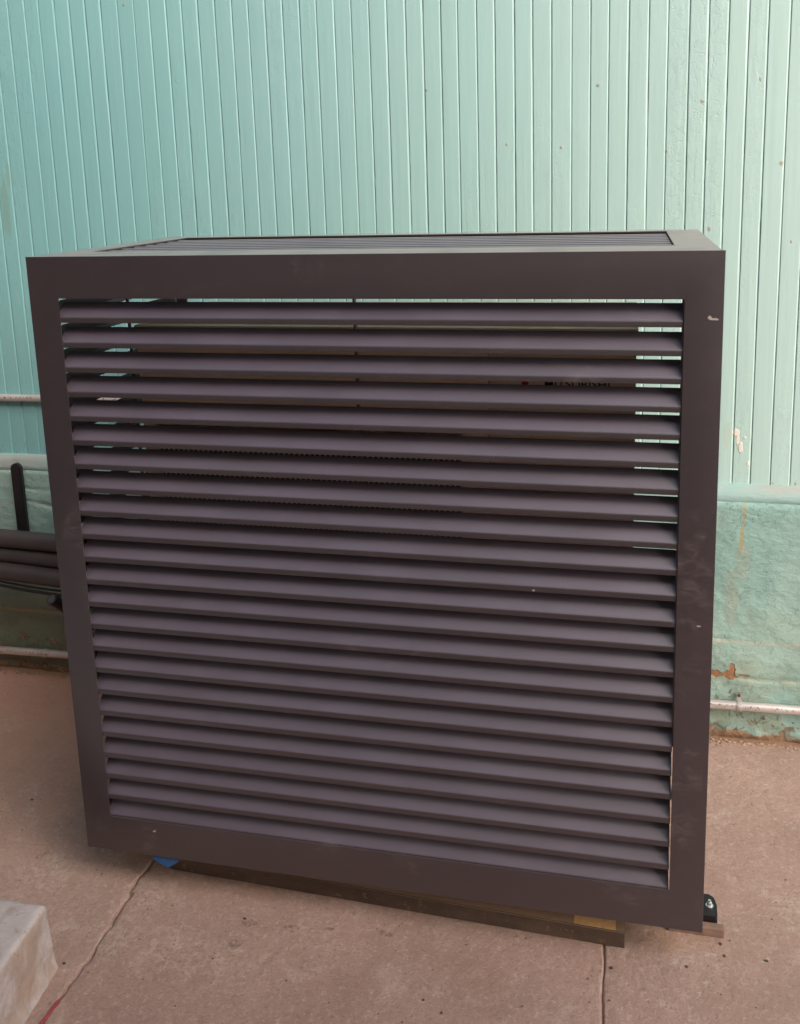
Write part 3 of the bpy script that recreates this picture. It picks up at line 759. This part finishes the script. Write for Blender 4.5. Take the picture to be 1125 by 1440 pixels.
tag(obj('pipe_bracket', sb, M_BLACK, None, smooth=40), 'round-topped black upright bracket on the wall above the pipes', 'bracket')
# conduits
run('metal_conduit', [(-2.4, .8665, .828), (-1.0, .8665, .830), (-.60, .8665, .832), (-.2, .8665, .834), (.20, .8665, .836), (.30, .867, .834), (.34, .877, .83), (.345, .90, .83)], .0112, M_COND, 'upper thin metal conduit across the boards left of the enclosure', 'conduit', None, 16)
cb = bmesh.new(); pts = [(x, .822, -.022 + .041*(x+.85)/(2.5)) for x in (-2.4, -1, 0, 1, 2, 3.2)]
tube(cb, pts, .0125, 18); cond = tag(obj('metal_conduit', cb, M_COND, None, smooth=50), 'lower thin metal conduit strapped low on the rough footing on both sides', 'conduit')
b = bmesh.new(); tube(b, [(-.675, .822, -.0193), (-.655, .822, -.0190)], .0140, 18); obj('coupling', b, M_COND, cond, smooth=50)
def strap(x, zc):
    b = bmesh.new(); R = .0152; path = [(.8385, .030), (.8355, .0295), (.8345, .018)]
    path = [(.8395, .030), (.8375, .0300), (.8350, .0170)] + [(.822 + R*math.cos(t), R*math.sin(t)) for t in [math.radians(v) for v in (70, 100, 130, 160, 180, 200, 230, 260, 290)]] + [(.835, -.0165), (.8395, -.0170)]
    A = [b.verts.new((x-.0065, y, zc+z)) for y, z in path]; B = [b.verts.new((x+.0065, y, zc+z)) for y, z in path]
    for i in range(len(path)-1): b.faces.new((A[i], B[i], B[i+1], A[i+1]))
    r = bmesh.ops.solidify(b, geom=b.faces[:], thickness=.0012)
    o = obj('strap', b, M_GALV, cond, smooth=40)
    s = bmesh.new(); tube(s, [(x, .8395, zc+.0245), (x, .8330, zc+.0245)], .0042, 10); obj('screw', s, M_RAIL, o)
for x in (1.505, -1.4, 2.6): strap(x, -.022 + .041*(x+.85)/2.5)

# ================================================================== LOW STEP AT LOWER LEFT
us = axis([(-1.6, -.25, .1), (-.25, 0, .008)]); n1 = len(us)
# cross profile: top from far left to edge, then flared side down
vs2 = axis([(-2.6, -.45, .1), (-.45, -.185, .008)])
def step():
    prof = [(u, 0.0) for u in np.linspace(-1.6, -.30, 10)] + [(u, 0.0) for u in np.linspace(-.29, -.014, 46)]
    prof += [(-.009, -.0008), (-.004, -.003), (-.001, -.007), (.0, -.012)]
    for t in np.linspace(.04, 1, 34): prof.append((.001*t + .010*t**7, -.012-.139*t))
    yv = list(np.linspace(-2.6, -.80, 12)) + list(np.linspace(-.79, -.238, 86))
    edge = [(-.233, -.0008), (-.228, -.003), (-.225, -.007), (-.224, -.012)] + [(-.224+.001*t, -.012-.139*t) for t in np.linspace(.04, 1, 34)]
    ya = np.array([v for v in yv]+[e[0] for e in edge]); yd = np.array([0.0]*len(yv)+[e[1] for e in edge])
    xa = np.array([p[0] for p in prof]); xd = np.array([p[1] for p in prof])
    X = np.tile(xa, (len(ya), 1)); Y = np.tile(ya[:, None], (1, len(xa)))
    Z = np.minimum(np.tile(xd, (len(ya), 1)), np.tile(yd[:, None], (1, len(xa))))
    X = X + .050 + .0016*fbm(Y*14, Z*20, 3, 90) + .0012*fbm(Y*50, Z*50, 3, 94)*(X > -.02)
    X += -.085*(Y+.222)*np.clip((X+.3)/.3, 0, 1)      # the long edge runs slightly askew
    Y = Y + .0012*fbm(X*30, Z*30, 3, 95)*(Y > -.25)
    Zw = Z + .0012*fbm(X*9, Y*9, 4, 92) + .0005*vnoise(X*90, Y*90, 93)
    Zw = np.where(Z < -.145, Z, Zw) + .05
    return np.stack([X, Y, Zw], -1)
P = step()
st = grid_mesh('concrete_step', P.transpose(1, 0, 2), M_STEP)
tag(st, 'pale worn concrete step with a rounded corner at the lower left', 'step')

# red cable lying in the open joint
run('red_cable', [(.106, -.90, FLOOR+.002), (.108, -.60, FLOOR+.0015), (.108, -.42, FLOOR+.002), (.1065, -.36, FLOOR+.0025), (.1075, -.325, FLOOR+.0015), (.107, -.300, FLOOR-.001), (.106, -.285, FLOOR-.008)], .0030, M_REDL, 'thin red cable surfacing in the crack beside the pale step', 'cable', None, 8)

# grit scattered over the slabs
gr = bmesh.new()
spots_ = [(-.326, .245), (1.175, -.013), (1.323, .018), (1.482, .063), (.39, -.03), (-.62, .40), (.066, -.212), (1.395, .09), (1.40, .06)]
for i in range(210):
    if i < len(spots_): x, y = spots_[i]; r = .0042
    else:
        x = rs.uniform(-.9, 1.75); y = rs.uniform(-.35, .8); r = rs.uniform(.0007, .0021)
        if x < .11 and y < -.18: continue
    q = bmesh.new(); bmesh.ops.create_icosphere(q, subdivisions=1, radius=r)
    for v in q.verts: v.co = Vector((x+v.co.x*rs.uniform(.7, 1.4), y+v.co.y*rs.uniform(.6, 1.2), FLOOR+.0012+v.co.z*.45))
    merge(gr, q)
tag(obj('grit', gr, M_CRUMB), 'scattered dark grit and crumbs on the concrete', 'debris', kind='stuff')
